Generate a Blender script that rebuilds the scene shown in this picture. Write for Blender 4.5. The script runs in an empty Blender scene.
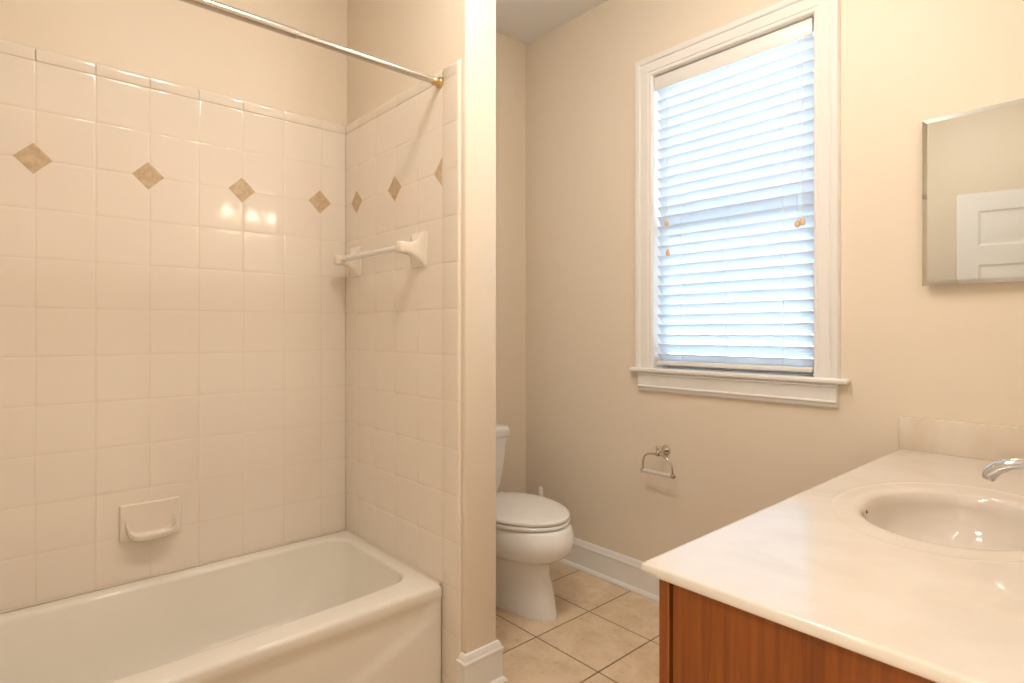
import bpy, bmesh, math, random
from mathutils import Vector, Matrix
from math import sin, cos, pi, radians
random.seed(7)
S = bpy.context.scene
COL = S.collection
H = 1.2                      # camera height

# ------------------------------------------------------------------ camera, sky, exposure
cam_d = bpy.data.cameras.new('camera'); cam = bpy.data.objects.new('camera', cam_d); COL.objects.link(cam)
cam.location = (0, 0, H); cam.rotation_euler = (radians(90), 0, radians(48.335))
cam_d.sensor_width = 36.0; cam_d.lens = 36.0*581.25/1024
cam_d.shift_y = -10.55/1024; cam_d.clip_start = 0.02
S.camera = cam
S.view_settings.view_transform = 'Standard'; S.view_settings.look = 'None'
S.view_settings.gamma = 1.0; S.view_settings.use_curve_mapping = False
S.view_settings.exposure = 1.55
W = bpy.data.worlds.new('sky'); S.world = W; W.use_nodes = True
bg = W.node_tree.nodes['Background']; bg.inputs[0].default_value = (0.68, 0.86, 1.0, 1); bg.inputs[1].default_value = 3.4

def area_light(name, loc, rot, sx, sy, power, color, shape='RECTANGLE'):
    l = bpy.data.lights.new(name, 'AREA'); l.shape = shape; l.size = sx; l.size_y = sy
    l.energy = power; l.color = color
    o = bpy.data.objects.new(name, l); COL.objects.link(o); o.location = loc; o.rotation_euler = rot
    return o
WARM = (1.0, 0.85, 0.71)
NEUT = (1.0, 0.91, 0.81)
GLOBE_E = 6.0        # strength of the vanity lamp's glass shades
DOME_E = 18.5         # strength of the ceiling lamp's and the added fill lamp's glass
HALL_W = 18.0        # unseen fill light added in the hall beyond the doorway

# ------------------------------------------------------------------ materials
def nt(name):
    m = bpy.data.materials.new(name); m.use_nodes = True
    return m, m.node_tree.nodes, m.node_tree.links, m.node_tree.nodes['Principled BSDF']
def mat(name, col, rough=0.5, metal=0.0, spec=0.5, coat=0.0, bump=None, var=None, emit=None, ior=None):
    m, N, L, b = nt(name)
    b.inputs['Base Color'].default_value = (*col, 1); b.inputs['Roughness'].default_value = rough
    b.inputs['Metallic'].default_value = metal; b.inputs['Specular IOR Level'].default_value = spec
    b.inputs['Coat Weight'].default_value = coat
    tc = N.new('ShaderNodeTexCoord')
    if var:      # (scale, other colour, amount)
        n = N.new('ShaderNodeTexNoise'); n.inputs['Scale'].default_value = var[0]; n.inputs['Detail'].default_value = 5
        L.new(tc.outputs['Object'], n.inputs['Vector'])
        r = N.new('ShaderNodeValToRGB'); r.color_ramp.elements[0].position = 0.35; r.color_ramp.elements[1].position = 0.68
        r.color_ramp.elements[0].color = (*col, 1)
        r.color_ramp.elements[1].color = (*[c*(1-var[2])+d*var[2] for c, d in zip(col, var[1])], 1)
        L.new(n.outputs['Fac'], r.inputs[0]); L.new(r.outputs[0], b.inputs['Base Color'])
    if bump:     # (scale, strength, distance)
        n = N.new('ShaderNodeTexNoise'); n.inputs['Scale'].default_value = bump[0]; n.inputs['Detail'].default_value = 3
        L.new(tc.outputs['Object'], n.inputs['Vector'])
        bp = N.new('ShaderNodeBump'); bp.inputs['Strength'].default_value = bump[1]; bp.inputs['Distance'].default_value = bump[2]
        L.new(n.outputs['Fac'], bp.inputs['Height']); L.new(bp.outputs[0], b.inputs['Normal'])
    if emit:
        b.inputs['Emission Color'].default_value = (*emit[0], 1); b.inputs['Emission Strength'].default_value = emit[1]
    return m

M = {}
M['wall'] = mat('beige_wall_paint', (0.87, 0.77, 0.635), 0.42, spec=0.35, bump=(260, 0.06, 0.001))
M['ceil'] = mat('white_ceiling_paint', (0.88, 0.87, 0.85), 0.8, bump=(200, 0.05, 0.001))
M['tile'] = mat('almond_glazed_tile', (0.92, 0.835, 0.735), 0.07, spec=0.5, bump=(9, 0.06, 0.004))
M['grout'] = mat('tan_grout', (0.84, 0.74, 0.63), 0.8, bump=(300, 0.3, 0.001))
M['accent'] = mat('tan_stone_accent', (0.58, 0.42, 0.25), 0.45, var=(60, (0.72, 0.57, 0.40), 1.0), bump=(120, 0.2, 0.001))
M['tub'] = mat('biscuit_enamel', (0.90, 0.855, 0.775), 0.08, spec=0.5, bump=(4, 0.04, 0.004))
M['china'] = mat('white_vitreous_china', (0.90, 0.88, 0.85), 0.08, spec=0.5)
M['seat'] = mat('white_toilet_seat', (0.90, 0.88, 0.85), 0.22, spec=0.5)
M['trim'] = mat('white_semigloss_trim', (0.90, 0.88, 0.85), 0.28, spec=0.5)
M['door'] = mat('white_door_paint', (0.80, 0.79, 0.78), 0.35, spec=0.5)
M['chrome'] = mat('polished_chrome', (0.72, 0.73, 0.75), 0.08, metal=1.0)
M['steel'] = mat('brushed_steel', (0.62, 0.58, 0.54), 0.22, metal=1.0)
M['brass'] = mat('brass', (0.66, 0.47, 0.22), 0.3, metal=1.0)
M['nickel'] = mat('satin_nickel', (0.62, 0.58, 0.53), 0.2, metal=1.0)
M['plastic'] = mat('translucent_roller', (0.74, 0.68, 0.62), 0.3)
M['dark'] = mat('dark_void', (0.03, 0.025, 0.02), 0.8)
M['rust'] = mat('rusty_overflow', (0.22, 0.11, 0.03), 0.7)
M['mirror'] = mat('mirror_silver', (0.75, 0.765, 0.73), 0.015, metal=1.0)
M['tassel'] = mat('pale_wood_tassel', (0.78, 0.56, 0.34), 0.4)
M['cord'] = mat('white_cord', (0.82, 0.85, 0.88), 0.7)
M['caulk'] = mat('caulk', (0.84, 0.74, 0.60), 0.5)
M['globe'] = mat('lit_frosted_glass', (0.9, 0.9, 0.88), 0.3, emit=(WARM, GLOBE_E))
M['dome'] = mat('lit_opal_dome', (0.9, 0.9, 0.88), 0.3, emit=(NEUT, DOME_E))

def wood_mat():
    m, N, L, b = nt('stained_cherry_wood')
    tc = N.new('ShaderNodeTexCoord'); mp = N.new('ShaderNodeMapping'); mp.inputs['Scale'].default_value = (38, 38, 1.6)
    L.new(tc.outputs['Object'], mp.inputs[0])
    n = N.new('ShaderNodeTexNoise'); n.inputs['Scale'].default_value = 2.2; n.inputs['Detail'].default_value = 7; n.inputs['Distortion'].default_value = 0.6
    L.new(mp.outputs[0], n.inputs['Vector'])
    mp2 = N.new('ShaderNodeMapping'); mp2.inputs['Scale'].default_value = (7, 7, 0.5); L.new(tc.outputs['Object'], mp2.inputs[0])
    n2 = N.new('ShaderNodeTexNoise'); n2.inputs['Scale'].default_value = 1.2; n2.inputs['Detail'].default_value = 4; L.new(mp2.outputs[0], n2.inputs['Vector'])
    mx = N.new('ShaderNodeMath'); mx.operation = 'MULTIPLY_ADD'; mx.inputs[1].default_value = 0.55; L.new(n.outputs['Fac'], mx.inputs[0])
    m2 = N.new('ShaderNodeMath'); m2.operation = 'MULTIPLY'; m2.inputs[1].default_value = 0.45; L.new(n2.outputs['Fac'], m2.inputs[0]); L.new(m2.outputs[0], mx.inputs[2])
    r = N.new('ShaderNodeValToRGB'); e = r.color_ramp.elements
    e[0].position = 0.33; e[0].color = (0.13, 0.030, 0.004, 1); e[1].position = 0.66; e[1].color = (0.30, 0.085, 0.012, 1)
    L.new(mx.outputs[0], r.inputs[0]); L.new(r.outputs[0], b.inputs['Base Color'])
    b.inputs['Roughness'].default_value = 0.36
    return m
M['wood'] = wood_mat()

def marble_mat(name, base, vein, rough):
    m, N, L, b = nt(name)
    tc = N.new('ShaderNodeTexCoord')
    n = N.new('ShaderNodeTexNoise'); n.inputs['Scale'].default_value = 3.2; n.inputs['Detail'].default_value = 5; n.inputs['Distortion'].default_value = 2.2
    L.new(tc.outputs['Object'], n.inputs['Vector'])
    r = N.new('ShaderNodeValToRGB'); e = r.color_ramp.elements
    e[0].position = 0.40; e[0].color = (*base, 1); e[1].position = 0.72; e[1].color = (*vein, 1)
    L.new(n.outputs['Fac'], r.inputs[0]); L.new(r.outputs[0], b.inputs['Base Color'])
    b.inputs['Roughness'].default_value = rough
    return m
M['marble'] = marble_mat('cultured_marble', (0.78, 0.71, 0.63), (0.73, 0.65, 0.56), 0.07)
M['splash'] = marble_mat('cultured_marble_splash', (0.84, 0.75, 0.64), (0.76, 0.65, 0.51), 0.12)

def floor_mat():
    m, N, L, b = nt('beige_stone_look_tile')
    tc = N.new('ShaderNodeTexCoord')
    n = N.new('ShaderNodeTexNoise'); n.inputs['Scale'].default_value = 7; n.inputs['Detail'].default_value = 8; n.inputs['Roughness'].default_value = 0.62; n.inputs['Distortion'].default_value = 0.5
    L.new(tc.outputs['Object'], n.inputs['Vector'])
    r = N.new('ShaderNodeValToRGB'); e = r.color_ramp.elements
    e[0].position = 0.32; e[0].color = (0.67, 0.49, 0.315, 1); e[1].position = 0.62; e[1].color = (0.82, 0.66, 0.47, 1)
    L.new(n.outputs['Fac'], r.inputs[0])
    n2 = N.new('ShaderNodeTexNoise'); n2.inputs['Scale'].default_value = 38; n2.inputs['Detail'].default_value = 6
    L.new(tc.outputs['Object'], n2.inputs['Vector'])
    r2 = N.new('ShaderNodeValToRGB'); r2.color_ramp.elements[0].position = 0.30; r2.color_ramp.elements[1].position = 0.42
    r2.color_ramp.elements[0].color = (0.88, 0.80, 0.70, 1); r2.color_ramp.elements[1].color = (1, 1, 1, 1)
    L.new(n2.outputs['Fac'], r2.inputs[0])
    mx = N.new('ShaderNodeMix'); mx.data_type = 'RGBA'; mx.blend_type = 'MULTIPLY'; mx.inputs[0].default_value = 1.0
    L.new(r.outputs[0], mx.inputs[6]); L.new(r2.outputs[0], mx.inputs[7]); L.new(mx.outputs[2], b.inputs['Base Color'])
    b.inputs['Roughness'].default_value = 0.33
    return m
M['floor'] = floor_mat()
M['floorgrout'] = mat('brown_floor_grout', (0.22, 0.14, 0.08), 0.9)

def slat_mat():
    m, N, L, b = nt('white_translucent_slat')
    b.inputs['Base Color'].default_value = (0.86, 0.90, 0.95, 1); b.inputs['Roughness'].default_value = 0.35
    t = N.new('ShaderNodeBsdfTranslucent'); t.inputs[0].default_value = (0.86, 0.93, 1.0, 1)
    mx = N.new('ShaderNodeMixShader'); mx.inputs[0].default_value = 0.34
    L.new(b.outputs[0], mx.inputs[1]); L.new(t.outputs[0], mx.inputs[2]); L.new(mx.outputs[0], N['Material Output'].inputs[0])
    return m
M['slat'] = slat_mat()
def glass_mat():
    m, N, L, b = nt('window_glass')
    t = N.new('ShaderNodeBsdfTransparent'); g = N.new('ShaderNodeBsdfGlossy'); g.inputs['Roughness'].default_value = 0.0
    f = N.new('ShaderNodeFresnel'); f.inputs[0].default_value = 1.45
    mx = N.new('ShaderNodeMixShader'); L.new(f.outputs[0], mx.inputs[0]); L.new(t.outputs[0], mx.inputs[1]); L.new(g.outputs[0], mx.inputs[2])
    L.new(mx.outputs[0], N['Material Output'].inputs[0])
    return m
M['glass'] = glass_mat()

# ------------------------------------------------------------------ mesh helpers
def obj(name, bm, m, parent=None, smooth=True, ang=35, loc=None):
    me = bpy.data.meshes.new(name)
    bmesh.ops.recalc_face_normals(bm, faces=bm.faces)
    bm.to_mesh(me); bm.free()
    for mm in (m if isinstance(m, (list, tuple)) else [m]): me.materials.append(M[mm])
    if smooth:
        me.polygons.foreach_set('use_smooth', [True]*len(me.polygons))
        me.set_sharp_from_angle(angle=radians(ang))
    o = bpy.data.objects.new(name, me); COL.objects.link(o)
    if parent is not None: o.parent = parent
    return o
def root(name, loc=(0, 0, 0), rz=0.0):
    o = bpy.data.objects.new(name, None); COL.objects.link(o); o.location = loc; o.rotation_euler = (0, 0, rz)
    o.empty_display_size = 0.05
    return o
def tag(o, label, cat, group=None):
    o['label'] = label; o['category'] = cat
    if group: o['group'] = group
    return o
def struct(o, label=None):
    o['kind'] = 'structure'
    if label: o['label'] = label
    return o
def box(bm, x0, x1, y0, y1, z0, z1, bev=0.0, seg=2):
    r = bmesh.ops.create_cube(bm, size=1.0)
    vs = r['verts']
    for v in vs:
        v.co = Vector((x0+(v.co.x+.5)*(x1-x0), y0+(v.co.y+.5)*(y1-y0), z0+(v.co.z+.5)*(z1-z0)))
    if bev > 0:
        es = list({e for v in vs for e in v.link_edges})
        bmesh.ops.bevel(bm, geom=es, offset=bev, segments=seg, profile=0.5, affect='EDGES')
def BX(*a, **k):
    bm = bmesh.new(); box(bm, *a, **k); return bm
def tube(bm, pts, rads, n=16, cap=True):
    """sweep circles along pts"""
    pts = [Vector(p) for p in pts]
    if not isinstance(rads, (list, tuple)): rads = [rads]*len(pts)
    rings = []; prev = None
    for i, p in enumerate(pts):
        t = (pts[min(i+1, len(pts)-1)]-pts[max(i-1, 0)])
        if t.length < 1e-9: t = Vector((0, 0, 1))
        t.normalize()
        if prev is None:
            a = Vector((0, 0, 1)) if abs(t.z) < 0.9 else Vector((1, 0, 0))
            u = t.cross(a).normalized()
        else:
            u = (prev - t*prev.dot(t)).normalized()
        prev = u; w = t.cross(u)
        r = rads[i]
        rx, ry = r if isinstance(r, (list, tuple)) else (r, r)
        rings.append([bm.verts.new(p+u*cos(2*pi*k/n)*rx+w*sin(2*pi*k/n)*ry) for k in range(n)])
    for a, b in zip(rings, rings[1:]):
        for k in range(n): bm.faces.new((a[k], a[(k+1) % n], b[(k+1) % n], b[k]))
    if cap:
        bm.faces.new(rings[0][::-1]); bm.faces.new(rings[-1])
def lathe(bm, c, axis, prof, n=32):
    """prof: list of (distance along axis, radius)"""
    axis = Vector(axis).normalized(); c = Vector(c)
    a = Vector((0, 0, 1)) if abs(axis.z) < 0.9 else Vector((1, 0, 0))
    u = axis.cross(a).normalized(); w = axis.cross(u)
    rings = []
    for d, r in prof:
        rings.append([bm.verts.new(c+axis*d+(u*cos(2*pi*k/n)+w*sin(2*pi*k/n))*max(r, 1e-4)) for k in range(n)])
    for p, q in zip(rings, rings[1:]):
        for k in range(n): bm.faces.new((p[k], p[(k+1) % n], q[(k+1) % n], q[k]))
    bm.faces.new(rings[0][::-1]); bm.faces.new(rings[-1])
def loft(bm, rings, capA=True, capB=True):
    V = [[bm.verts.new(p) for p in r] for r in rings]; n = len(V[0])
    for p, q in zip(V, V[1:]):
        for k in range(n): bm.faces.new((p[k], p[(k+1) % n], q[(k+1) % n], q[k]))
    if capA: bm.faces.new(V[0][::-1])
    if capB: bm.faces.new(V[-1])
    return V
def extrude_profile(bm, prof, path, closed_prof=True):
    """prof: list of (out, up) ; path: list of (origin, outvec, upvec) with the profile placed mitred at each"""
    rings = []
    for o, a, b in path:
        rings.append([Vector(o)+Vector(a)*p[0]+Vector(b)*p[1] for p in prof])
    V = [[bm.verts.new(p) for p in r] for r in rings]; n = len(prof)
    for p, q in zip(V, V[1:]):
        for k in range(n): bm.faces.new((p[k], p[(k+1) % n], q[(k+1) % n], q[k]))
    bm.faces.new(V[0][::-1]); bm.faces.new(V[-1])
def rrect(cx, cy, hx, hy, r, z, nside=6, ncor=6):
    """rounded rectangle ring, starts on +x side going ccw, constant vertex count"""
    pts = []
    r = min(r, hx-1e-4, hy-1e-4)
    cs = [(cx+hx-r, cy+hy-r, 0), (cx-hx+r, cy+hy-r, 90), (cx-hx+r, cy-hy+r, 180), (cx+hx-r, cy-hy+r, 270)]
    for i, (x, y, a0) in enumerate(cs):
        arc = [(x+r*cos(radians(a0+90*k/ncor)), y+r*sin(radians(a0+90*k/ncor))) for k in range(ncor+1)]
        nx, ny, na = cs[(i+1) % 4]
        nxt = (nx+r*cos(radians(na)), ny+r*sin(radians(na)))
        pts += arc
        for k in range(1, nside): 
            t = k/nside; pts.append((arc[-1][0]*(1-t)+nxt[0]*t, arc[-1][1]*(1-t)+nxt[1]*t))
    return [(x, y, z) for x, y in pts]
def sm(t): t = max(0., min(1., t)); return t*t*(3-2*t)

# ------------------------------------------------------------------ room constants
XL = -2.376      # painted face of the left wall
XT = -2.360      # face of the tub's long tile wall
YPT = 1.135      # tile face of the partition
YP0, YP1 = 1.150, 1.283; XPE = -1.521     # the partition's painted faces and its free end
YW = 2.217       # window wall
XR = -0.020      # wall behind the vanity
YS = -0.405      # wall with the doorway (behind the camera)
XE = 0.80        # wall beyond the entry
CZ = 2.80        # ceiling
YJ = 0.74        # where the vanity wall ends

# floor: bevelled stone tiles on a grout bed
bm = bmesh.new()
box(bm, -2.6, 0.95, -0.55, 2.4, -0.08, -0.002)
for f in bm.faces: f.material_index = 1
gx0, gy0, gp, gg = -1.640, 1.587, 0.3135, 0.0022
for i in range(-3, 9):
    for j in range(-7, 3):
        x0, x1 = gx0+i*gp+gg, gx0+(i+1)*gp-gg; y0, y1 = gy0+j*gp+gg, gy0+(j+1)*gp-gg
        x0 = max(x0, -2.5); x1 = min(x1, 0.9); y0 = max(y0, -0.52); y1 = min(y1, 2.3)
        if x1-x0 < .02 or y1-y0 < .02: continue
        nb = len(bm.faces)
        t = 0.0015
        lo = [bm.verts.new((x, y, -0.004)) for x, y in ((x0, y0), (x1, y0), (x1, y1), (x0, y1))]
        hi = [bm.verts.new((x, y, 0)) for x, y in ((x0+t, y0+t), (x1-t, y0+t), (x1-t, y1-t), (x0+t, y1-t))]
        for k in range(4): bm.faces.new((lo[k], lo[(k+1) % 4], hi[(k+1) % 4], hi[k]))
        bm.faces.new(hi)
struct(obj('floor', bm, ['floor', 'floorgrout'], smooth=False))
struct(obj('ceiling', BX(-2.6, 0.95, -0.55, 2.4, CZ, CZ+.1), 'ceil', smooth=False))

wall_left = struct(obj('wall_left', BX(XL-.12, XL, YS-.12, YW+.14, 0, CZ), 'wall', smooth=False))
wall_part = struct(obj('wall_partition', BX(XL-.01, XPE, YP0, YP1, 0, CZ, bev=.006, seg=3), 'wall', ang=60))
# window wall with its opening
WX0, WX1, WZ0, WZ1 = -1.545, -0.830, H-0.185, H+1.158
bm = bmesh.new()
box(bm, XL, WX0, YW, YW+.14, 0, CZ); box(bm, WX1, XE+.12, YW, YW+.14, 0, CZ)
box(bm, WX0, WX1, YW, YW+.14, 0, WZ0); box(bm, WX0, WX1, YW, YW+.14, WZ1, CZ)
struct(obj('wall_window', bm, 'wall', smooth=False))
struct(obj('wall_right', BX(XR, XR+.12, YJ, YW, 0, CZ), 'wall', smooth=False))
bm = bmesh.new(); box(bm, XR+.12, XE, YJ, YJ+.12, 0, CZ); box(bm, XE, XE+.12, YS-.12, YJ+.12, 0, CZ)
struct(obj('wall_entry', bm, 'wall', smooth=False))
DX0, DX1, DH = -0.095, 0.675, 2.06
bm = bmesh.new()
box(bm, XL, DX0, YS-.12, YS, 0, CZ); box(bm, DX1, XE, YS-.12, YS, 0, CZ); box(bm, DX0, DX1, YS-.12, YS, DH, CZ)
struct(obj('wall_back', bm, 'wall', smooth=False))
# hall beyond the doorway
bm = bmesh.new()
hy0, hy1, hx0, hx1 = -1.9, YS-.12, -1.2, 1.8
box(bm, hx0-.1, hx0, hy0, hy1, 0, 2.6); box(bm, hx1, hx1+.1, hy0, hy1, 0, 2.6); box(bm, hx0-.1, hx1+.1, hy0-.1, hy0, 0, 2.6)
struct(obj('wall_hall', bm, 'wall', smooth=False))
struct(obj('ceiling_hall', BX(hx0-.1, hx1+.1, hy0-.1, hy1, 2.6, 2.7), 'ceil', smooth=False))
struct(obj('floor_hall', BX(hx0-.1, hx1+.1, hy0-.1, hy1, -.08, 0), 'floor', smooth=False))
area_light('hall_fill_light', (0.35, -1.1, 2.5), (0, 0, 0), .5, .5, HALL_W, (1, .9, .78))  # unseen light added to fill the bathroom through the doorway

# ------------------------------------------------------------------ wall tile
def tile_cell(bm, P, u, v, n, u0, u1, v0, v1, tilt=0.0011, bead=0.0035, th=0.0, round_u1=False, round_v1=False):
    """one pillowed tile; P origin, u,v in-plane axes, n outward. face of the tile at n=0"""
    P, u, v, n = map(Vector, (P, u, v, n)); g = 0.0009
    a, b = u0+g, u1-g; c, d = v0+g, v1-g
    tu, tv = random.uniform(-tilt, tilt), random.uniform(-tilt, tilt)
    def pt(s, t, h): 
        return P+u*s+v*t+n*(h+(s-(u0+u1)/2)*tu*2+(t-(v0+v1)/2)*tv*2)
    prof = [(0.0, -0.0011), (0.0006, -0.0007), (0.0018, -0.0003), (0.0045, 0.0), (0.012, 0.00012)]
    rings = []
    for o, h in prof:
        rings.append([bm.verts.new(pt(s, t, h)) for s, t in ((a+o, c+o), (b-o, c+o), (b-o, d-o), (a+o, d-o))])
    for p, q in zip(rings, rings[1:]):
        for k in range(4): bm.faces.new((p[k], p[(k+1) % 4], q[(k+1) % 4], q[k]))
    bm.faces.new(rings[-1])
def bullnose(bm, P, u, v, n, u0, u1, v0, v1, th=0.014, r=0.011, g=0.0009):
    """trim tile: flat from u0, rounds over to the wall at u1"""
    P, u, v, n = map(Vector, (P, u, v, n))
    prof = [(u0+g, -.003), (u0+g+.001, -.001), (u0+g+.003, 0)]
    for k in range(0, 9):
        a = k/8*pi/2; prof.append((u1-r+r*sin(a), -r+r*cos(a)))
    prof.append((u1, -th))
    L = []
    for o, dh in ((g, -.0007), (g+.0005, -.0003), (g+.003, 0)):
        L.append([bm.verts.new(P+u*s+v*(v0+o)+n*(h+dh)) for s, h in prof])
    for o, dh in ((g+.003, 0), (g+.0005, -.0003), (g, -.0007)):
        L.append([bm.verts.new(P+u*s+v*(v1-o)+n*(h+dh)) for s, h in prof])
    for A, B in zip(L, L[1:]):
        for k in range(len(prof)-1): bm.faces.new((A[k], A[k+1], B[k+1], B[k]))
TP = 0.155
ZL = [H-0.8565] + [H-0.7010+TP*k for k in range(11)]      # course lines, first is at the tub rim
ZTOP = ZL[-1]; ZCAP = ZTOP+.044
# long wall
YL = [0.0957+TP*k for k in range(-3, 7)]
ycols = [YS+.012]+YL+[YPT]
bm = bmesh.new()
P, u, v, n = (XT, 0, 0), (0, 1, 0), (0, 0, 1), (1, 0, 0)
for a, b in zip(ycols, ycols[1:]):
    for c, d in zip(ZL, ZL[1:]): tile_cell(bm, P, u, v, n, a, b, c, d)
    bullnose(bm, P, v, u, n, ZTOP, ZCAP, a, b)
obj('tile_field', bm, 'tile', wall_left, ang=50)
obj('grout_bed', BX(XL-.001, XT-.0008, YS+.001, YPT, ZL[0]-.01, ZTOP), 'grout', wall_left, smooth=False)
# partition wall: field tiles, then a trim column; courses go down to the floor in front of the tub
XC = [-1.631-TP*k for k in range(0, 5)]
xcols = sorted([XT]+XC)
P, u, v, n = (0, YPT, 0), (1, 0, 0), (0, 0, 1), (0, -1, 0)
bm = bmesh.new()
for a, b in zip(xcols, xcols[1:]):
    if b-a < .03: continue
    for c, d in zip(ZL, ZL[1:]): tile_cell(bm, P, u, v, n, a, b, c, d)
    bullnose(bm, P, v, u, n, ZTOP, ZCAP, a, b)
XBN = -1.541
zz = [0.0, ZL[1]-3*TP, ZL[1]-2*TP, ZL[1]-TP]+ZL[1:]
zz = [z for z in zz if z >= 0.0]
for c, d in zip(zz, zz[1:]):
    if d-c > .01: bullnose(bm, P, u, v, n, -1.631, XBN, c, d)
# corner cap: rounds over on both edges
g = .0009; r = .011
cu = [(-1.631+g, -.003), (-1.631+.004, 0)]+[(XBN-r+r*sin(k/8*pi/2), -r+r*cos(k/8*pi/2)) for k in range(9)]+[(XBN, -.014)]
rows = [(ZTOP+g, 0.0), (ZTOP+.02, 0.0)]+[(ZCAP-r+r*sin(k/8*pi/2), -r+r*cos(k/8*pi/2)) for k in range(9)]+[(ZCAP, -.014)]
G = [[bm.verts.new((x, YPT-min(h, k), z)) for x, h in cu] for z, k in rows]
for a, b in zip(G, G[1:]):
    for i in range(len(cu)-1): bm.faces.new((a[i], a[i+1], b[i+1], b[i]))
obj('tile_field', bm, 'tile', wall_part, ang=50)
bm = bmesh.new(); box(bm, XT-.005, XBN-.004, YPT+.0008, YP0+.001, 0, ZTOP)
obj('grout_bed', bm, 'grout', wall_part, smooth=False)
# diamond accents, set into the tile at every second joint
def diamond(P, u, v, n, parent, half=False, hd=0.0485):
    P, u, v, n = map(Vector, (P, u, v, n)); bm = bmesh.new()
    def ring(s, h): 
        q = [(-s, 0), (0, -s), (s, 0), (0, s)] if not half else [(-s, 0), (0, -s), (0, s)]
        return [bm.verts.new(P+u*a+v*b+n*h) for a, b in q]
    R = [ring(hd, -.003), ring(hd, .0006), ring(hd-.0012, .0012)]
    k = len(R[0])
    for p, q in zip(R, R[1:]):
        for i in range(k): bm.faces.new((p[i], p[(i+1) % k], q[(i+1) % k], q[i]))
    bm.faces.new(R[-1])
    obj('accent_tile', bm, 'accent', parent, smooth=False)
ZD = ZL[9]
for k in (-2, 0, 2, 4, 6): diamond((XT, 0.0905+TP*k, ZD+.003), (0, 1, 0), (0, 0, 1), (1, 0, 0), wall_left)
for x in (-1.636-4*TP, -1.636-2*TP): diamond((x, YPT, ZD+.002), (1, 0, 0), (0, 0, 1), (0, -1, 0), wall_part)
diamond((-1.6325, YPT, ZD+.002), (1, 0, 0), (0, 0, 1), (0, -1, 0), wall_part, half=True)

# ------------------------------------------------------------------ baseboards
BP = [(0, 0), (.026, 0), (.0265, .008), (.022, .017), (.0155, .021), (.015, .022), (.015, .108), (.0175, .112), (.0175, .118), (.013, .124), (.010, .134), (.006, .141), (0, .143)]
def baseboard(name, path):
    bm = bmesh.new(); extrude_profile(bm, BP, path); return struct(obj(name, bm, 'trim', ang=18))
UP = (0, 0, 1)
baseboard('baseboard_window', [((XL, YW, 0), (1, -1, 0), UP), ((-0.55, YW, 0), (0, -1, 0), UP)])
baseboard('baseboard_left', [((XL, YP1, 0), (1, 1, 0), UP), ((XL, YW, 0), (1, -1, 0), UP)])
baseboard('baseboard_partition', [((XBN-.009, YP0, 0), (0, -1, 0), UP), ((XPE, YP0, 0), (1, -1, 0), UP), ((XPE, YP1, 0), (1, 1, 0), UP), ((XL, YP1, 0), (1, 1, 0), UP)])
baseboard('baseboard_back', [((-1.60, YS, 0), (0, 1, 0), UP), ((DX0-.07, YS, 0), (0, 1, 0), UP)])
baseboard('baseboard_entry', [((XR+.01, YJ, 0), (0, -1, 0), UP), ((XE, YJ, 0), (-1, -1, 0), UP), ((XE, YS, 0), (-1, 0, 0), UP)])

# ------------------------------------------------------------------ window
win = struct(root('window_1', ((WX0+WX1)/2, YW, WZ0)), 'double-hung window in white fluted casing behind the blind')
def wch(name, bm, m, par=win, **k):
    for v in bm.verts: v.co -= win.location
    return obj(name, bm, m, par, **k)
IX0, IX1, IZ0, IZ1 = -1.532, -0.8445, H-0.166, H+1.147    # reveal inside the casing
bm = bmesh.new()
jt = .012
box(bm, IX0-jt, IX0, YW-.004, YW+.13, IZ0, IZ1+jt); box(bm, IX1, IX1+jt, YW-.004, YW+.13, IZ0, IZ1+jt); box(bm, IX0, IX1, YW-.004, YW+.13, IZ1, IZ1+jt)
box(bm, IX0, IX1, YW+.05, YW+.13, IZ0-.01, IZ0)
wch('jamb', bm, 'trim', smooth=False)
# casing: profile from the inner edge outward (across, out of wall)
CP = [(0, 0), (0, .010), (.004, .013), (.012, .013), (.015, .010), (.019, .010), (.022, .014), (.045, .015), (.058, .016), (.062, .012), (.066, .012), (.070, .019), (.080, .022), (.092, .022), (.096, .017), (.098, 0)]
CP = [(a*.085/.098, o) for a, o in CP]
i0, i1, it = IX0-.003, IX1+.003, IZ1+.003
def cas(x, z, sx, sz): return [Vector((x+sx*a, YW-o, z+sz*a)) for a, o in CP]
rings = [cas(i0, IZ0, -1, 0), cas(i0, it, -1, 1), cas(i1, it, 1, 1), cas(i1, IZ0, 1, 0)]
bm = bmesh.new(); loft(bm, rings); wch('casing', bm, 'trim', ang=25)
# stool (sill) with rounded nose and horns
bm = bmesh.new(); box(bm, -1.643, -0.724, YW-.036, YW+.002, IZ0-.020, IZ0, bev=.007, seg=3)
box(bm, IX0, IX1, YW-.01, YW+.06, IZ0-.022, IZ0)
wch('window_sill', bm, 'trim', ang=40)
AP = [(0, 0), (.020, 0), (.030, -.008), (.022, -.014), (.020, -.030), (.018, -.058), (.022, -.062), (.022, -.066), (.016, -.070), (.014, -.082), (.0, -.084)]
bm = bmesh.new(); zt = IZ0-.020
extrude_profile(bm, AP, [((-1.602, YW, zt), (0, -1, 0), UP), ((-0.764, YW, zt), (0, -1, 0), UP)])
wch('apron', bm, 'trim', ang=25)
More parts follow.
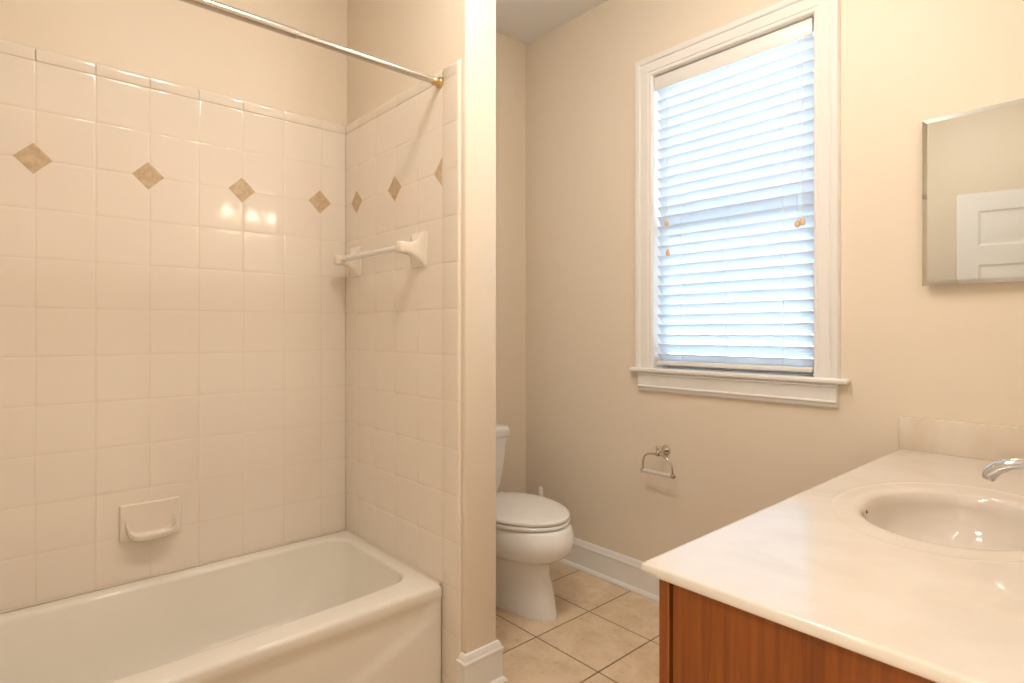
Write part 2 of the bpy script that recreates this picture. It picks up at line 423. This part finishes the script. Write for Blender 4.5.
# sashes
def sash(name, z0, z1, y0, y1):
    bm = bmesh.new(); s = .030; bb = .050
    box(bm, IX0+.002, IX0+s, y0, y1, z0, z1, bev=.003, seg=1); box(bm, IX1-s, IX1-.002, y0, y1, z0, z1, bev=.003, seg=1)
    box(bm, IX0+s, IX1-s, y0, y1, z0, z0+bb, bev=.003, seg=1); box(bm, IX0+s, IX1-s, y0, y1, z1-s, z1, bev=.003, seg=1)
    o = wch(name, bm, 'trim', ang=40)
    bm = BX(IX0+s-.004, IX1-s+.004, (y0+y1)/2-.002, (y0+y1)/2+.002, z0+bb-.004, z1-s+.004)
    wch('pane', bm, 'glass', par=o, smooth=False)
zm = (IZ0+IZ1)/2-.02
sash('sash', IZ0+.001, zm+.02, YW+.062, YW+.092); sash('sash', zm-.02, IZ1-.001, YW+.095, YW+.125)

# ------------------------------------------------------------------ blind
BY = YW+.032
bl = tag(root('window_blind', (0, 0, 0)), 'white two-inch horizontal slat blind lowered in the window', 'blind')
bl.location = ((IX0+IX1)/2, BY, IZ1)
def bch(name, bm, m, par=None, **k):
    for v in bm.verts: v.co -= bl.location
    return obj(name, bm, m, par or bl, **k)
zv0 = H+1.083
bch('valance', BX(IX0+.004, IX1-.008, YW+.000, YW+.010, zv0-.004, IZ1-.008, bev=.002, seg=2), 'trim')
bch('headrail', BX(IX0+.008, IX1-.010, YW+.013, YW+.056, zv0+.012, IZ1-.004, bev=.002, seg=1), 'trim')
NS = 28; zb = H-0.128
pitch = 0.0438; tilt = radians(50)
bm = bmesh.new()
pr_ = []
for k in range(7):
    s = -1+2*k/6; pr_.append((s*.0265, .0022*(1-s*s)))
for lay in (0, 1):
    pass
def slat_bm():
    b = bmesh.new(); w0, w1 = IX0+.010, IX1-.010
    top = [(s, h+.0013) for s, h in pr_]; bot = [(s, h-.0013) for s, h in pr_][::-1]
    prof = top+bot
    # near edge (room side, -y) is up
    def P(x, s, h): return Vector((x, s*cos(tilt)-h*sin(tilt)*-1*0 + 0, 0))+Vector((0, h*sin(tilt), -s*sin(tilt)+h*cos(tilt)))
    rings = [[P(x, s, h) for s, h in prof] for x in (w0, w1)]
    loft(b, rings)
    for v in b.verts: v.co.x -= bl.location.x
    return b
sl = obj('slat', slat_bm(), 'slat', bl, ang=50)
z_first = zv0-.022
sl.location = (0, 0, z_first-bl.location.z)
for i in range(1, NS):
    c = sl.copy(); COL.objects.link(c); c.parent = bl
    c.location = (random.uniform(-.001, .001), 0, z_first-i*pitch-bl.location.z)
    c.rotation_euler = (radians(random.uniform(-1.5, 1.5)), 0, 0)
bch('bottom_rail', BX(IX0+.010, IX1-.010, BY-.026, BY+.024, H-.152, H-.134, bev=.004, seg=2), 'trim')
for x in (-1.400, -1.192, -0.962):
    b = bmesh.new()
    for dy in (-.0195, .0195):
        tube(b, [(x, BY+dy, zv0+.01), (x, BY+dy, H-.14)], .0009, 6)
    bch('ladder_cord', b, 'cord')
def cord(x, zt_, y=YW-.004):
    b = bmesh.new(); tube(b, [(x, y+.008, zv0+.004), (x, y, zv0-.03), (x, y, zt_)], .0010, 6)
    o = bch('pull_cord', b, 'cord')
    b = bmesh.new(); lathe(b, (x, y, zt_+.004), (0, 0, -1), [(0, .003), (.003, .0065), (.010, .0095), (.020, .0100), (.027, .0085), (.030, .003)], 16)
    bch('tassel', b, 'tassel', par=o)
cord(-1.462, H+.487); cord(-1.455, H+.355); cord(-0.903, H+.405); cord(-0.884, H+.412)

# ------------------------------------------------------------------ bathtub
tub = root('bathtub', (-1.99, .37, 0)); tag(tub, 'biscuit enamel bathtub filling the tiled alcove', 'bathtub')
bm = bmesh.new()
X0, X1, Y0, Y1, TZ = XT+.002, -1.627, YS+.014, YPT-.002, H-.858
NSd, NC = 40, 8
cx, cy, hx, hy = (X0+X1)/2, (Y0+Y1)/2, (X1-X0)/2, (Y1-Y0)/2
rings = []
def apron(ring, z):
    out = []
    for x, y, zz_ in ring:
        if x > X1-.03 and z < TZ-.03:
            yy = abs(y-cy)+cy
            zl = .125+.40*(yy-.826)
            d = .009*sm((z-zl)/.022)*sm((Y1-.035-yy)/.05)*sm((TZ-.03-z)/.05)
            x = x-.004*sm((TZ-.03-z)/.03)-d
        out.append((x, y, zz_))
    return out
for k in range(0, 31):
    z = .002+(TZ-.032)*k/30
    rings.append(apron(rrect(cx, cy, hx, hy, .006, z, NSd, NC), z))
R = .017
for k in range(1, 9):
    a = k/8*pi/2
    rings.append(rrect(cx, cy, hx-R*(1-cos(a)), hy-R*(1-cos(a))*.35, .006+.010*sin(a), TZ-R+R*sin(a), NSd, NC))
# inner opening, fuller at the front, slopes down to the floor of the tub
def inner(dx0, dx1, dy0, dy1, r, z):
    x0, x1, y0, y1 = X0+dx0, X1-dx1, Y0+dy0, Y1-dy1
    ring = rrect((x0+x1)/2, (y0+y1)/2, (x1-x0)/2, (y1-y0)/2, r, z, NSd, NC)
    out = []
    for x, y, z_ in ring:       # front rim widens towards both ends
        if x > (x0+x1)/2:
            t = (y-cy)/hy
            x -= .035*abs(t)**3*(x-(x0+x1)/2)/((x1-x0)/2)
        out.append((x, y, z_))
    return out
rings.append(inner(.048, .082, .055, .034, .075, TZ+.0005))
for k in range(1, 7):
    a = k/6*pi/2; rr = .018
    rings.append(inner(.048+rr*sin(a), .082+rr*sin(a), .055+rr*sin(a), .034+rr*sin(a), .082, TZ-rr+rr*cos(a)))
for s, z in ((.02, .26), (.045, .17), (.065, .10)):
    rings.append(inner(.068+s*.8, .10+s*.8, .075+s*3, .054+s*1.3, .10+s, z))
for k in range(1, 7):
    a = k/6*pi/2
    rings.append(inner(.13+.07*(1-cos(a)), .155+.07*(1-cos(a)), .28+.07*(1-cos(a)), .15+.07*(1-cos(a)), .15, .10-.05*sin(a)))
V = loft(bm, rings, True, True)
for v_ in bm.verts: v_.co -= tub.location
obj('tub_shell', bm, 'tub', tub, ang=60)
# drain and overflow at the partition end
b = bmesh.new(); lathe(b, (-2.0-tub.location.x, .86-tub.location.y, .048), (0, 0, 1), [(0, .03), (.004, .03), (.006, .026), (.003, .02), (.003, .004)], 24); obj('drain', b, 'chrome', tub)
b = bmesh.new()
for x0_, x1_, y0_, y1_ in ((XT+.0012, XT+.006, Y0, Y1), (XT, X1-.01, YPT-.0065, YPT+.001)):
    box(b, x0_-tub.location.x, x1_-tub.location.x, y0_-tub.location.y, y1_-tub.location.y, TZ-.004, TZ+.0035, bev=.002, seg=1)
obj('caulk_bead', b, 'caulk', tub)

# ------------------------------------------------------------------ soap dish
sd = root('soap_dish', (XT, .407, H-.657)); tag(sd, 'almond ceramic soap dish mounted low on the long tile wall above the tub', 'soap dish')
bm = bmesh.new()
w, h = .0915, .063
def sring(hw, z0, z1, x, r=.008):
    return [(x, y, z) for y, z, _ in rrect(0, (z0+z1)/2, hw, (z1-z0)/2, r, 0, 4, 4)]
loft(bm, [sring(w, -h, h, .0), sring(w, -h, h, .009), sring(w-.003, -h+.003, h-.003, .0125, .007), sring(w-.012, -h+.012, h-.012, .0125, .006)])
obj('back_plate', bm, 'tile', sd, ang=45)
# tray: a scoop whose U-shaped lip starts at mid plate and sweeps out and down
bm = bmesh.new(); rows = []
def cs(v, p): return (1 if v > 0 else -1)*abs(v)**p
for k in range(33):
    ph = pi*k/32; yy = -cs(cos(ph), .45)*.076; w_ = sin(ph)**.55 if 0 < k < 32 else 0.0
    rows.append([(.011, yy*1.00, .014-.076*w_), (.011+.030*w_, yy*.99, .012-.075*w_), (.011+.050*w_, yy*.975, .010-.062*w_), (.012+.056*w_, yy*.965, .010-.048*w_),
                 (.012+.054*w_, yy*.945, .010-.045*w_), (.012+.047*w_, yy*.92, .009-.056*w_), (.012+.030*w_, yy*.88, .008-.066*w_), (.012+.012*w_, yy*.85, .008-.060*w_), (.0115, yy*.83, .008-.045*w_)])
VV = [[bm.verts.new(p) for p in r_] for r_ in rows]
for p_, q_ in zip(VV, VV[1:]):
    for k in range(8): bm.faces.new((p_[k], p_[k+1], q_[k+1], q_[k]))
inn = [r_[8] for r_ in VV]
for k in range(16):      # floor of the scoop
    a_, b_, c_, d_ = inn[k], inn[k+1], inn[31-k], inn[32-k]
    if b_ is c_: bm.faces.new((a_, b_, d_))
    else: bm.faces.new((a_, b_, c_, d_))
bmesh.ops.remove_doubles(bm, verts=bm.verts, dist=.0002)
obj('tray', bm, 'tile', sd, ang=70)

# ------------------------------------------------------------------ ceramic towel bar
tb = root('towel_bar', (-2.035, YPT, H+.288)); tag(tb, 'white ceramic towel bar with two flared brackets on the partition tile', 'towel bar')
def bracket(x):
    bm = bmesh.new()
    def rr(y, hw, hh, r, dz=0): return [(x+a, y, c+dz) for a, c, _ in rrect(0, 0, hw, hh, r, 0, 3, 4)]
    loft(bm, [rr(0, .049, .062, .006), rr(-.006, .049, .062, .006), rr(-.0085, .045, .058, .006), rr(-.014, .034, .046, .012), rr(-.024, .025, .033, .014),
              rr(-.040, .020, .024, .012, .003), rr(-.055, .019, .0205, .010, .004), rr(-.078, .020, .0205, .009, .004), rr(-.088, .019, .0195, .009, .004), rr(-.091, .014, .015, .008, .004)])
    return obj('bracket', bm, 'tile', tb, ang=55)
bracket(-.228); bracket(.262)
bm = bmesh.new(); tube(bm, [(-.222, -.068, .006), (.258, -.068, .006)], .0108, 20); obj('bar', bm, 'china', tb)

# ------------------------------------------------------------------ shower rod
rodz = H+.846
sr = root('shower_rod', (-1.645, YPT, rodz)); tag(sr, 'telescoping metal shower rod with brass end above the tub', 'shower rod')
bm = bmesh.new(); tube(bm, [(0, -.012, 0), (0, -.50, -.001)], .0108, 24); obj('inner_tube', bm, 'steel', sr)
bm = bmesh.new(); tube(bm, [(0, -.492, -.001), (0, -.496, -.001), (0, -.50, -.001), (0, -1.525, -.004)], [.0118, .0133, .0133, .0133], 24); obj('outer_tube', bm, 'steel', sr)
for y, s in ((-.0005, -1), (YS-YPT+.0005, 1)):
    bm = bmesh.new(); lathe(bm, (0, y, 0), (0, s, 0), [(0, .019), (.004, .0195), (.007, .0165), (.010, .0135), (.030, .0135), (.034, .0115)], 28)
    obj('end_cup', bm, 'brass', sr)['label'] = 'brass end cup'

# ------------------------------------------------------------------ toilet
TX, TY = XL, 1.730
to = root('toilet', (TX-.008, TY, 0)); tag(to, 'white two-piece toilet with closed lid behind the partition', 'toilet')
def egg(x0, x1, hw, z, n=48, sq=2.3, wpos=.42):
    """plan outline: flat-ish back at x0, rounded front at x1, widest at wpos"""
    out = []; xm = x0+(x1-x0)*wpos
    for k in range(n):
        a = 2*pi*k/n; c, s = cos(a), sin(a)
        p = 2.0 if c > 0 else sq
        rx = (x1-xm) if c > 0 else (xm-x0)
        out.append((xm+rx*abs(c)**(2/p)*(1 if c > 0 else -1), hw*abs(s)**(2/p)*(1 if s > 0 else -1), z))
    return out
bm = bmesh.new()
B = [(.0, .14, .704, .098, 2.6), (.008, .138, .706, .100, 2.6), (.018, .140, .703, .099, 2.6), (.10, .15, .682, .104, 2.6), (.17, .16, .654, .112, 2.6), (.212, .16, .660, .118, 2.6),
     (.230, .15, .676, .132, 2.5), (.246, .13, .712, .156, 2.4), (.268, .10, .748, .178, 2.4), (.298, .07, .772, .192, 2.4), (.330, .05, .776, .194, 2.4), (.374, .05, .762, .190, 2.4), (.382, .055, .752, .184, 2.4), (.384, .07, .738, .172, 2.4)]
loft(bm, [egg(a, b, w_, z, sq=q, wpos=.50) for z, a, b, w_, q in B])
obj('bowl', bm, 'china', to, ang=50)
bm = bmesh.new()
def plate(z0, z1, x0, x1, hw, dome=0):
    r = .007
    rg = [egg(x0+.01, x1-.008, hw-.008, z0), egg(x0+.002, x1-.002, hw-.002, z0+.003), egg(x0, x1, hw, z0+.007), egg(x0, x1, hw, z1-.006), egg(x0+.002, x1-.002, hw-.002, z1-.002), egg(x0+.008, x1-.008, hw-.008, z1)]
    if dome:
        rg += [egg(x0+.04, x1-.05, hw-.045, z1+dome*.6), egg(x0+.10, x1-.13, hw-.10, z1+dome), egg(x0+.16, x1-.22, hw-.15, z1+dome*1.1)]
    return rg
loft(bm, plate(.386, .403, .245, .742, .195)); obj('seat', bm, 'seat', to, ang=50)
bm = bmesh.new(); loft(bm, plate(.406, .424, .242, .740, .194, dome=.005)); obj('lid', bm, 'seat', to, ang=50)
for s in (-1, 1):
    bm = bmesh.new(); lathe(bm, (.260, s*.075-.028, .412), (0, 1, 0), [(0, .010), (.003, .013), (.053, .013), (.056, .010)], 16); obj('hinge', bm, 'seat', to)
    bm = bmesh.new(); box(bm, .60, .625, s*.10-.008, s*.10+.008, .382, .391, bev=.002, seg=1); obj('bumper', bm, 'seat', to)
# tank
bm = bmesh.new()
def tr(z, x1, hw, r=.03, x0=.012): return [(a, b, z) for a, b, _ in rrect((x0+x1)/2, 0, (x1-x0)/2, hw, r, 0, 5, 6)]
loft(bm, [tr(.372, .165, .150, .04), tr(.385, .178, .158, .04), tr(.44, .186, .168), tr(.55, .198, .180), tr(.672, .208, .190)])
obj('tank', bm, 'china', to, ang=50)
bm = bmesh.new()
loft(bm, [tr(.674, .214, .196, .03, .008), tr(.678, .219, .201, .032, .006), tr(.702, .220, .202, .032, .006), tr(.716, .217, .199, .032, .008), tr(.726, .209, .191, .03, .014), tr(.730, .190, .172, .03, .03)])
obj('tank_lid', bm, 'china', to, ang=50)
bm = bmesh.new(); lathe(bm, (.204, -.135, .635), (1, 0, 0), [(0, .012), (.010, .012), (.013, .009)], 16); tube(bm, [(.220, -.135, .635), (.222, -.10, .628), (.222, -.065, .624)], [.006, .005, .006], 10)
obj('flush_lever', bm, 'chrome', to)

# ------------------------------------------------------------------ toilet brush
br = root('toilet_brush', (-2.155, 2.115, 0)); tag(br, 'white toilet brush handle standing in its holder behind the toilet', 'toilet brush')
bm = bmesh.new(); lathe(bm, (0, 0, 0), (0, 0, 1), [(0, .050), (.004, .052), (.06, .047), (.13, .044), (.135, .040), (.13, .036), (.02, .036)], 28); obj('holder', bm, 'seat', br)
bm = bmesh.new(); lathe(bm, (0, 0, .02), (0, 0, 1), [(0, .018), (.03, .030), (.08, .030), (.10, .012), (.12, .006), (.28, .006), (.305, .012), (.345, .0155), (.366, .0125), (.374, .004)], 20); obj('handle', bm, 'seat', br)

# ------------------------------------------------------------------ toilet paper holder
ph = root('toilet_paper_holder', (-1.464, YW, H-.526)); tag(ph, 'chrome swinging toilet paper holder mounted on the wall below the window', 'paper holder')
bm = bmesh.new(); lathe(bm, (0, 0, 0), (0, -1, 0), [(0, .020), (.003, .0225), (.007, .022), (.010, .016), (.014, .014), (.020, .009)], 28); obj('wall_plate', bm, 'nickel', ph)
bm = bmesh.new(); tube(bm, [(0, -.018, 0), (0, -.060, -.004)], [.0075, .006], 14)
lathe(bm, (0, -.066, -.018), (0, 0, 1), [(0, .006), (.003, .009), (.018, .009), (.021, .006), (.028, .004), (.031, .007), (.036, .0095), (.042, .007), (.045, .002)], 18); obj('pivot_post', bm, 'nickel', ph)
bm = bmesh.new(); pts = []
for a, b in ((-.075, -.092), (-.076, -.075), (-.075, -.050), (-.069, -.030), (-.055, -.017), (-.027, -.011), (0, -.010), (.022, -.012), (.045, -.019), (.062, -.034), (.070, -.052), (.074, -.072), (.075, -.092)):
    pts.append((a-.002, -.066, b))
tube(bm, pts, .0042, 12)
for s in (-1, 1): lathe(bm, (s*.0755-.002-s*.006, -.066, -.092), (s, 0, 0), [(0, .0085), (.003, .0105), (.012, .0105), (.017, .006), (.020, .002)], 16)
obj('bail', bm, 'nickel', ph)
bm = bmesh.new(); tube(bm, [(-.071, -.066, -.092), (.067, -.066, -.092)], .0088, 18); obj('roller', bm, 'plastic', ph)

# ------------------------------------------------------------------ vanity cabinet
CT = H-.383; CB = CT-.019
VX0, VX1, VY0, VY1 = -.558, XR-.002, .822, YW-.002
vc = root('vanity_cabinet', ((VX0+VX1)/2, (VY0+VY1)/2, 0)); tag(vc, 'reddish-brown stained wooden vanity cabinet under the cream countertop', 'cabinet')
def vch(name, bm, m='wood', par=None, **k):
    for v in bm.verts: v.co -= vc.location
    return obj(name, bm, m, par or vc, **k)
bm = bmesh.new()
box(bm, VX0+.024, VX1, VY0+.005, VY0+.022, .0, CB); box(bm, VX0+.020, VX1, VY1-.018, VY1, .0, CB)
box(bm, VX1-.01, VX1, VY0+.022, VY1-.018, .09, CB); box(bm, VX0+.075, VX0+.09, VY0+.022, VY1-.018, 0, .10); box(bm, VX0+.020, VX1-.01, VY0+.022, VY1-.018, .09, .105)
vch('carcass', bm, ang=40)
bm = bmesh.new(); yb = (VY0, VY0+.040, VY1-.040, VY1)
box(bm, VX0, VX0+.019, VY0, VY0+.045, .0, CB, bev=.0015, seg=1); box(bm, VX0, VX0+.019, VY1-.045, VY1, .0, CB, bev=.0015, seg=1)
ym = (VY0+VY1)/2
box(bm, VX0, VX0+.019, VY0+.045, VY1-.045, CB-.04, CB); box(bm, VX0, VX0+.019, VY0+.045, VY1-.045, .09, .13); box(bm, VX0, VX0+.019, ym-.02, ym+.02, .13, CB-.04); box(bm, VX0, VX0+.019, VY0+.045, VY1-.045, CB-.20, CB-.165)
vch('face_frame', bm, ang=40)
def front(name, y0, y1, z0, z1):
    bm = bmesh.new(); x = VX0
    def rg(i, d): return [(x-d, y0+i, z0+i), (x-d, y1-i, z0+i), (x-d, y1-i, z1-i), (x-d, y0+i, z1-i)]
    loft(bm, [rg(0, .0005), rg(0, .015), rg(.004, .019), rg(.050, .019), rg(.054, .012), rg(.060, .012), rg(.080, .017)] if z1-z0 > .2 else [rg(0, .0005), rg(0, .015), rg(.004, .019)])
    o = vch(name, bm, ang=25)
    b = bmesh.new(); kz = z1-.05 if z1-z0 > .2 else (z0+z1)/2; ky = (y1-.03 if y0 < ym-.05 and name == 'door' else y0+.03 if name == 'door' else (y0+y1)/2)
    lathe(b, (x-.019, ky, kz), (-1, 0, 0), [(0, .006), (.012, .005), (.016, .013), (.024, .014), (.028, .008)], 20); vch('knob', b, 'nickel', par=o)
for a, b in ((VY0+.035, ym-.006), (ym+.006, VY1-.035)):
    front('door', a, b, .115, CB-.185); front('drawer_front', a, b, CB-.175, CB-.03)

# ------------------------------------------------------------------ countertop with integral sink
KX0, KX1, KY0, KY1 = -.577, XR-.001, .800, YW-.001
ct = root('vanity_countertop', ((KX0+KX1)/2, (KY0+KY1)/2, CT)); tag(ct, 'cream cultured marble countertop with integral oval sink', 'countertop')
def cch(name, bm, m='marble', par=None, **k):
    for v in bm.verts: v.co -= ct.location
    return obj(name, bm, m, par or ct, **k)
SX, SY = -.295, 1.500; RA, RB = .212, .300; IA, IB = .160, .212
N = 128
angs = [2*pi*k/N for k in range(N)]
cor = sorted(math.atan2(y-SY, x-SX) % (2*pi) for x in (KX0, KX1) for y in (KY0, KY1))
for c in cor:     # snap the nearest ray onto each corner
    k = min(range(N), key=lambda i: abs((angs[i]-c+pi) % (2*pi)-pi)); angs[k] = c
def rect_ring(z, ins=0.0):
    out = []
    for a in angs:
        c, s = cos(a), sin(a)
        tx = ((KX1-ins-SX) if c > 0 else (KX0+ins-SX))/c if abs(c) > 1e-9 else 1e9
        ty = ((KY1-ins-SY) if s > 0 else (KY0+ins-SY))/s if abs(s) > 1e-9 else 1e9
        t = min(tx, ty); out.append((SX+c*t, SY+s*t, z))
    return out
def ell(a_, b_, z): 
    out = []
    for a in angs:
        c, s = cos(a), sin(a); t = 1/math.sqrt((c/a_)**2+(s/b_)**2); out.append((SX+c*t, SY+s*t, z))
    return out
bm = bmesh.new()
loft(bm, [ell(IA+.02, IB+.02, CB), rect_ring(CB, .004), rect_ring(CB+.003, .001), rect_ring(CB+.008), rect_ring(CT-.0035), rect_ring(CT-.001, .001), rect_ring(CT, .0035), rect_ring(CT, .010), ell(RA+.012, RB+.012, CT),
          ell(RA+.006, RB+.006, CT), ell(RA+.003, RB+.003, CT+.0005), ell(RA, RB, CT+.0003), ell(RA-.004, RB-.004, CT-.0007), ell(RA-.008, RB-.008, CT-.0009),
          ell(IA+.03, IB+.04, CT-.0010), ell(IA+.020, IB+.022, CT-.0013), ell(IA+.012, IB+.013, CT-.0030), ell(IA+.006, IB+.0065, CT-.0058), ell(IA+.002, IB+.002, CT-.0090), ell(IA, IB, CT-.012)], False, False)
cch('counter_slab', bm, ang=50)
bm = bmesh.new()
Rg = [ell(IA+.004, IB+.004, CT-.018), ell(IA, IB, CT-.0122), ell(IA-.004, IB-.005, CT-.018)]
for k in range(1, 17):
    t = k/16; a = t*pi/2; q = cos(a)**.72 if k < 16 else .0
    Rg.append(ell(max((IA-.004)*q, .022), max((IB-.005)*q, .022), CT-.018-.117*sin(a)**.9))
loft(bm, Rg, False, True)
cch('sink_basin', bm, ang=60)
b = bmesh.new(); lathe(b, (SX, SY, CT-.136), (0, 0, 1), [(0, .021), (.002, .0215), (.004, .019), (.003, .012), (.006, .011), (.007, .002)], 24); cch('drain', b, 'chrome')
b = bmesh.new(); a0 = math.atan2(SY*0+.0, 1)
lathe(b, (SX-IA*.965, SY-.028, CT-.026), (1, .15, .35), [(0, .0035), (.002, .0035), (.003, .002)], 20); cch('overflow_hole', b, 'rust')
bm = bmesh.new(); box(bm, KX0, KX1, YW-.020, YW-.001, CT-.001, CT+.106, bev=.004, seg=2); cch('side_splash', bm, 'splash', ang=40)
bm = bmesh.new(); box(bm, XR-.020, XR-.001, KY0, YW-.021, CT-.001, CT+.106, bev=.004, seg=2); cch('back_splash', bm, 'splash', ang=40)

# ------------------------------------------------------------------ faucet
fx, fy = -.078, 1.492
fa = root('sink_faucet', (fx, fy, CT)); tag(fa, 'chrome low-arc sink faucet reaching over the oval basin', 'faucet')
bm = bmesh.new()
def fr(z, hx_, hy_): return [(a, b, z) for a, b, _ in rrect(0, 0, hx_, hy_, min(hx_, hy_)*.98, 0, 4, 6)]
loft(bm, [fr(.0005, .026, .078), fr(.006, .026, .078), fr(.012, .022, .074), fr(.014, .018, .068)]); obj('deck_plate', bm, 'chrome', fa, ang=50)
bm = bmesh.new()
sp = [(.002, .012), (.001, .050), (-.004, .088), (-.020, .108), (-.045, .118), (-.078, .123), (-.106, .124), (-.126, .120), (-.143, .111), (-.153, .100), (-.157, .093)]
rd = [(.020, .020), (.018, .018), (.017, .016), (.016, .014), (.0155, .0125), (.015, .0115), (.015, .011), (.017, .012), (.018, .0135), (.018, .0145), (.0165, .0135)]
tube(bm, [(x, 0, z) for x, z in sp], rd, 24); spout = obj('spout', bm, 'chrome', fa, ang=60)
b = bmesh.new(); lathe(b, (-.155, 0, .096), (-.35, 0, -1), [(0, .011), (.010, .0115), (.012, .009)], 20); obj('aerator', b, 'nickel', spout)
for s in (-1, 1):
    bm = bmesh.new(); lathe(bm, (0, s*.056, .010), (0, 0, 1), [(0, .020), (.010, .019), (.022, .014), (.030, .013), (.038, .016), (.046, .014), (.050, .006)], 24)
    tube(bm, [(0, s*.056, .048), (-.012, s*.075, .053), (-.018, s*.098, .058)], [.007, .0055, .006], 12); obj('handle', bm, 'chrome', fa, ang=50)

# ------------------------------------------------------------------ medicine cabinet
mc = root('medicine_cabinet', (-.305, YW, H+.142)); tag(mc, 'mirror-fronted medicine cabinet hanging on the wall right of the window', 'medicine cabinet')
bm = bmesh.new(); box(bm, -.199, .199, -.028, 0, .006, .514, bev=.001, seg=1); obj('cabinet_body', bm, 'trim', mc)
bm = bmesh.new()
def mr(i, y): return [(-.204+i, y, i), (.204-i, y, i), (.204-i, y, .520-i), (-.204+i, y, .520-i)]
loft(bm, [mr(0, -.0285), mr(0, -.0325), mr(.013, -.0345)], True, True); obj('mirror_door', bm, 'mirror', mc, smooth=False)

# ------------------------------------------------------------------ vanity light (its lamps show as glints in tile and sink)
vl = root('vanity_light', (XR, 1.45, H+.90)); tag(vl, 'three-globe vanity light on the wall above the sink', 'wall light')
bm = bmesh.new(); box(bm, -.022, 0, -.27, .27, .0, .06, bev=.006, seg=2); obj('back_plate', bm, 'nickel', vl)
for y in (-.17, 0, .17):
    bm = bmesh.new(); tube(bm, [(-.02, y, .03), (-.07, y, .035), (-.09, y, .02)], [.010, .010, .018], 14); a = obj('arm', bm, 'chrome', vl)
    bm = bmesh.new(); lathe(bm, (-.09, y, .02), (0, 0, -1), [(0, .018), (.01, .032), (.03, .043), (.055, .045), (.08, .036), (.092, .02), (.096, .004)], 24); obj('lamp_shade', bm, 'globe', a)

# ------------------------------------------------------------------ ceiling light and an added fill lamp
def ceiling_lamp(loc, label, k):
    cl = root('ceiling_light', loc); tag(cl, label, 'ceiling light'); cl['group'] = 'ceiling lights'
    bm = bmesh.new(); lathe(bm, (0, 0, 0), (0, 0, -1), [(0, .165*k), (.018, .170*k), (.026, .160*k)], 48); obj('rim', bm, 'nickel', cl)
    bm = bmesh.new(); lathe(bm, (0, 0, -.020), (0, 0, -1), [(0, .150*k), (.02*k, .145*k), (.045*k, .12*k), (.065*k, .075*k), (.074*k, .02*k), (.075*k, .003)], 48); obj('lamp_shade', bm, 'dome', cl)
ceiling_lamp((-.98, .62, CZ), 'large flush round opal ceiling light nearer the doorway', 1.0)
ceiling_lamp((-.95, 1.32, CZ), 'small round opal fill light added on the ceiling nearer the window', .75)  # extra lamp, added to brighten the window wall and floor

# ------------------------------------------------------------------ door leaf, standing open behind the camera
hinge = Vector((DX0+.004, -.268)); free = Vector((-.862, -.094))
d = free-hinge; LW = d.length; ang = math.atan2(d.y, d.x)
dr = struct(root('door_1', (hinge.x, hinge.y, 0), ang), 'white six-panel door standing open, seen in the cabinet mirror')
bm = bmesh.new(); th = .035; DT = 2.035; z0 = .010
sw = .105; mw = .09; pw = (LW-2*sw-mw)/2
cols = [(sw, sw+pw), (sw+pw+mw, LW-sw)]
rws = [(.24, .86), (.99, 1.60), (1.715, 1.925)]
xs = sorted({0, LW, *[c for p in cols for c in p]}); zs = sorted({z0, DT, *[c for p in rws for c in p]})
box(bm, 0, LW, -th+.008, -.008, z0, DT)
for side, sg in ((0.0, 1), (-th, -1)):
    for a, b in zip(xs, xs[1:]):
        for c, e in zip(zs, zs[1:]):
            ispan = any(abs(a-p[0]) < 1e-6 for p in cols) and any(abs(c-q[0]) < 1e-6 for q in rws)
            def q(i, dd): return [bm.verts.new((x, side-sg*dd, z)) for x, z in ((a+i, c+i), (b-i, c+i), (b-i, e-i), (a+i, e-i))]
            if not ispan: bm.faces.new(q(0, 0))
            else:
                RR = [q(0, 0), q(.006, .004), q(.014, .0065), (q(.020, .0065)), q(.045, .0015)]
                for p_, r_ in zip(RR, RR[1:]):
                    for k in range(4): bm.faces.new((p_[k], p_[(k+1) % 4], r_[(k+1) % 4], r_[k]))
                bm.faces.new(RR[-1])
for x in (0, LW):
    bm.faces.new([bm.verts.new(p) for p in ((x, 0, z0), (x, -th, z0), (x, -th, DT), (x, 0, DT))])
for z in (z0, DT): bm.faces.new([bm.verts.new(p) for p in ((0, 0, z), (LW, 0, z), (LW, -th, z), (0, -th, z))])
bmesh.ops.remove_doubles(bm, verts=bm.verts, dist=.0001)
obj('door_leaf', bm, 'door', dr, ang=20)
for s in (1, -1):
    b = bmesh.new(); y = 0 if s > 0 else -th
    lathe(b, (LW-.065, y, .92), (0, s, 0), [(0, .026), (.004, .027), (.007, .011), (.018, .010), (.022, .019), (.034, .023), (.043, .018), (.046, .006)], 24); obj('knob', b, 'nickel', dr)
for z in (.20, 1.0, 1.80):
    b = bmesh.new(); lathe(b, (-.004, -.003, z), (0, 0, 1), [(0, .006), (.09, .006)], 12); obj('hinge', b, 'nickel', dr)
# door frame and casing round the opening
bm = bmesh.new()
jt = .018
for x0_, x1_ in ((DX0-.002, DX0+.002), (DX1-.002, DX1+.002)): box(bm, x0_, x1_, YS-.125, YS+.002, 0, DH)
box(bm, DX0, DX1, YS-.125, YS+.002, DH-.002, DH+.002)
for yy, sg in ((YS, 1), (YS-.12, -1)):
    y0_, y1_ = sorted((yy, yy+sg*.018))
    box(bm, DX0-.07, DX0, y0_, y1_, 0, DH+.07, bev=.004, seg=1); box(bm, DX1, DX1+.07, y0_, y1_, 0, DH+.07, bev=.004, seg=1); box(bm, DX0, DX1, y0_, y1_, DH, DH+.07, bev=.004, seg=1)
struct(obj('trim_1', bm, 'trim', ang=40))
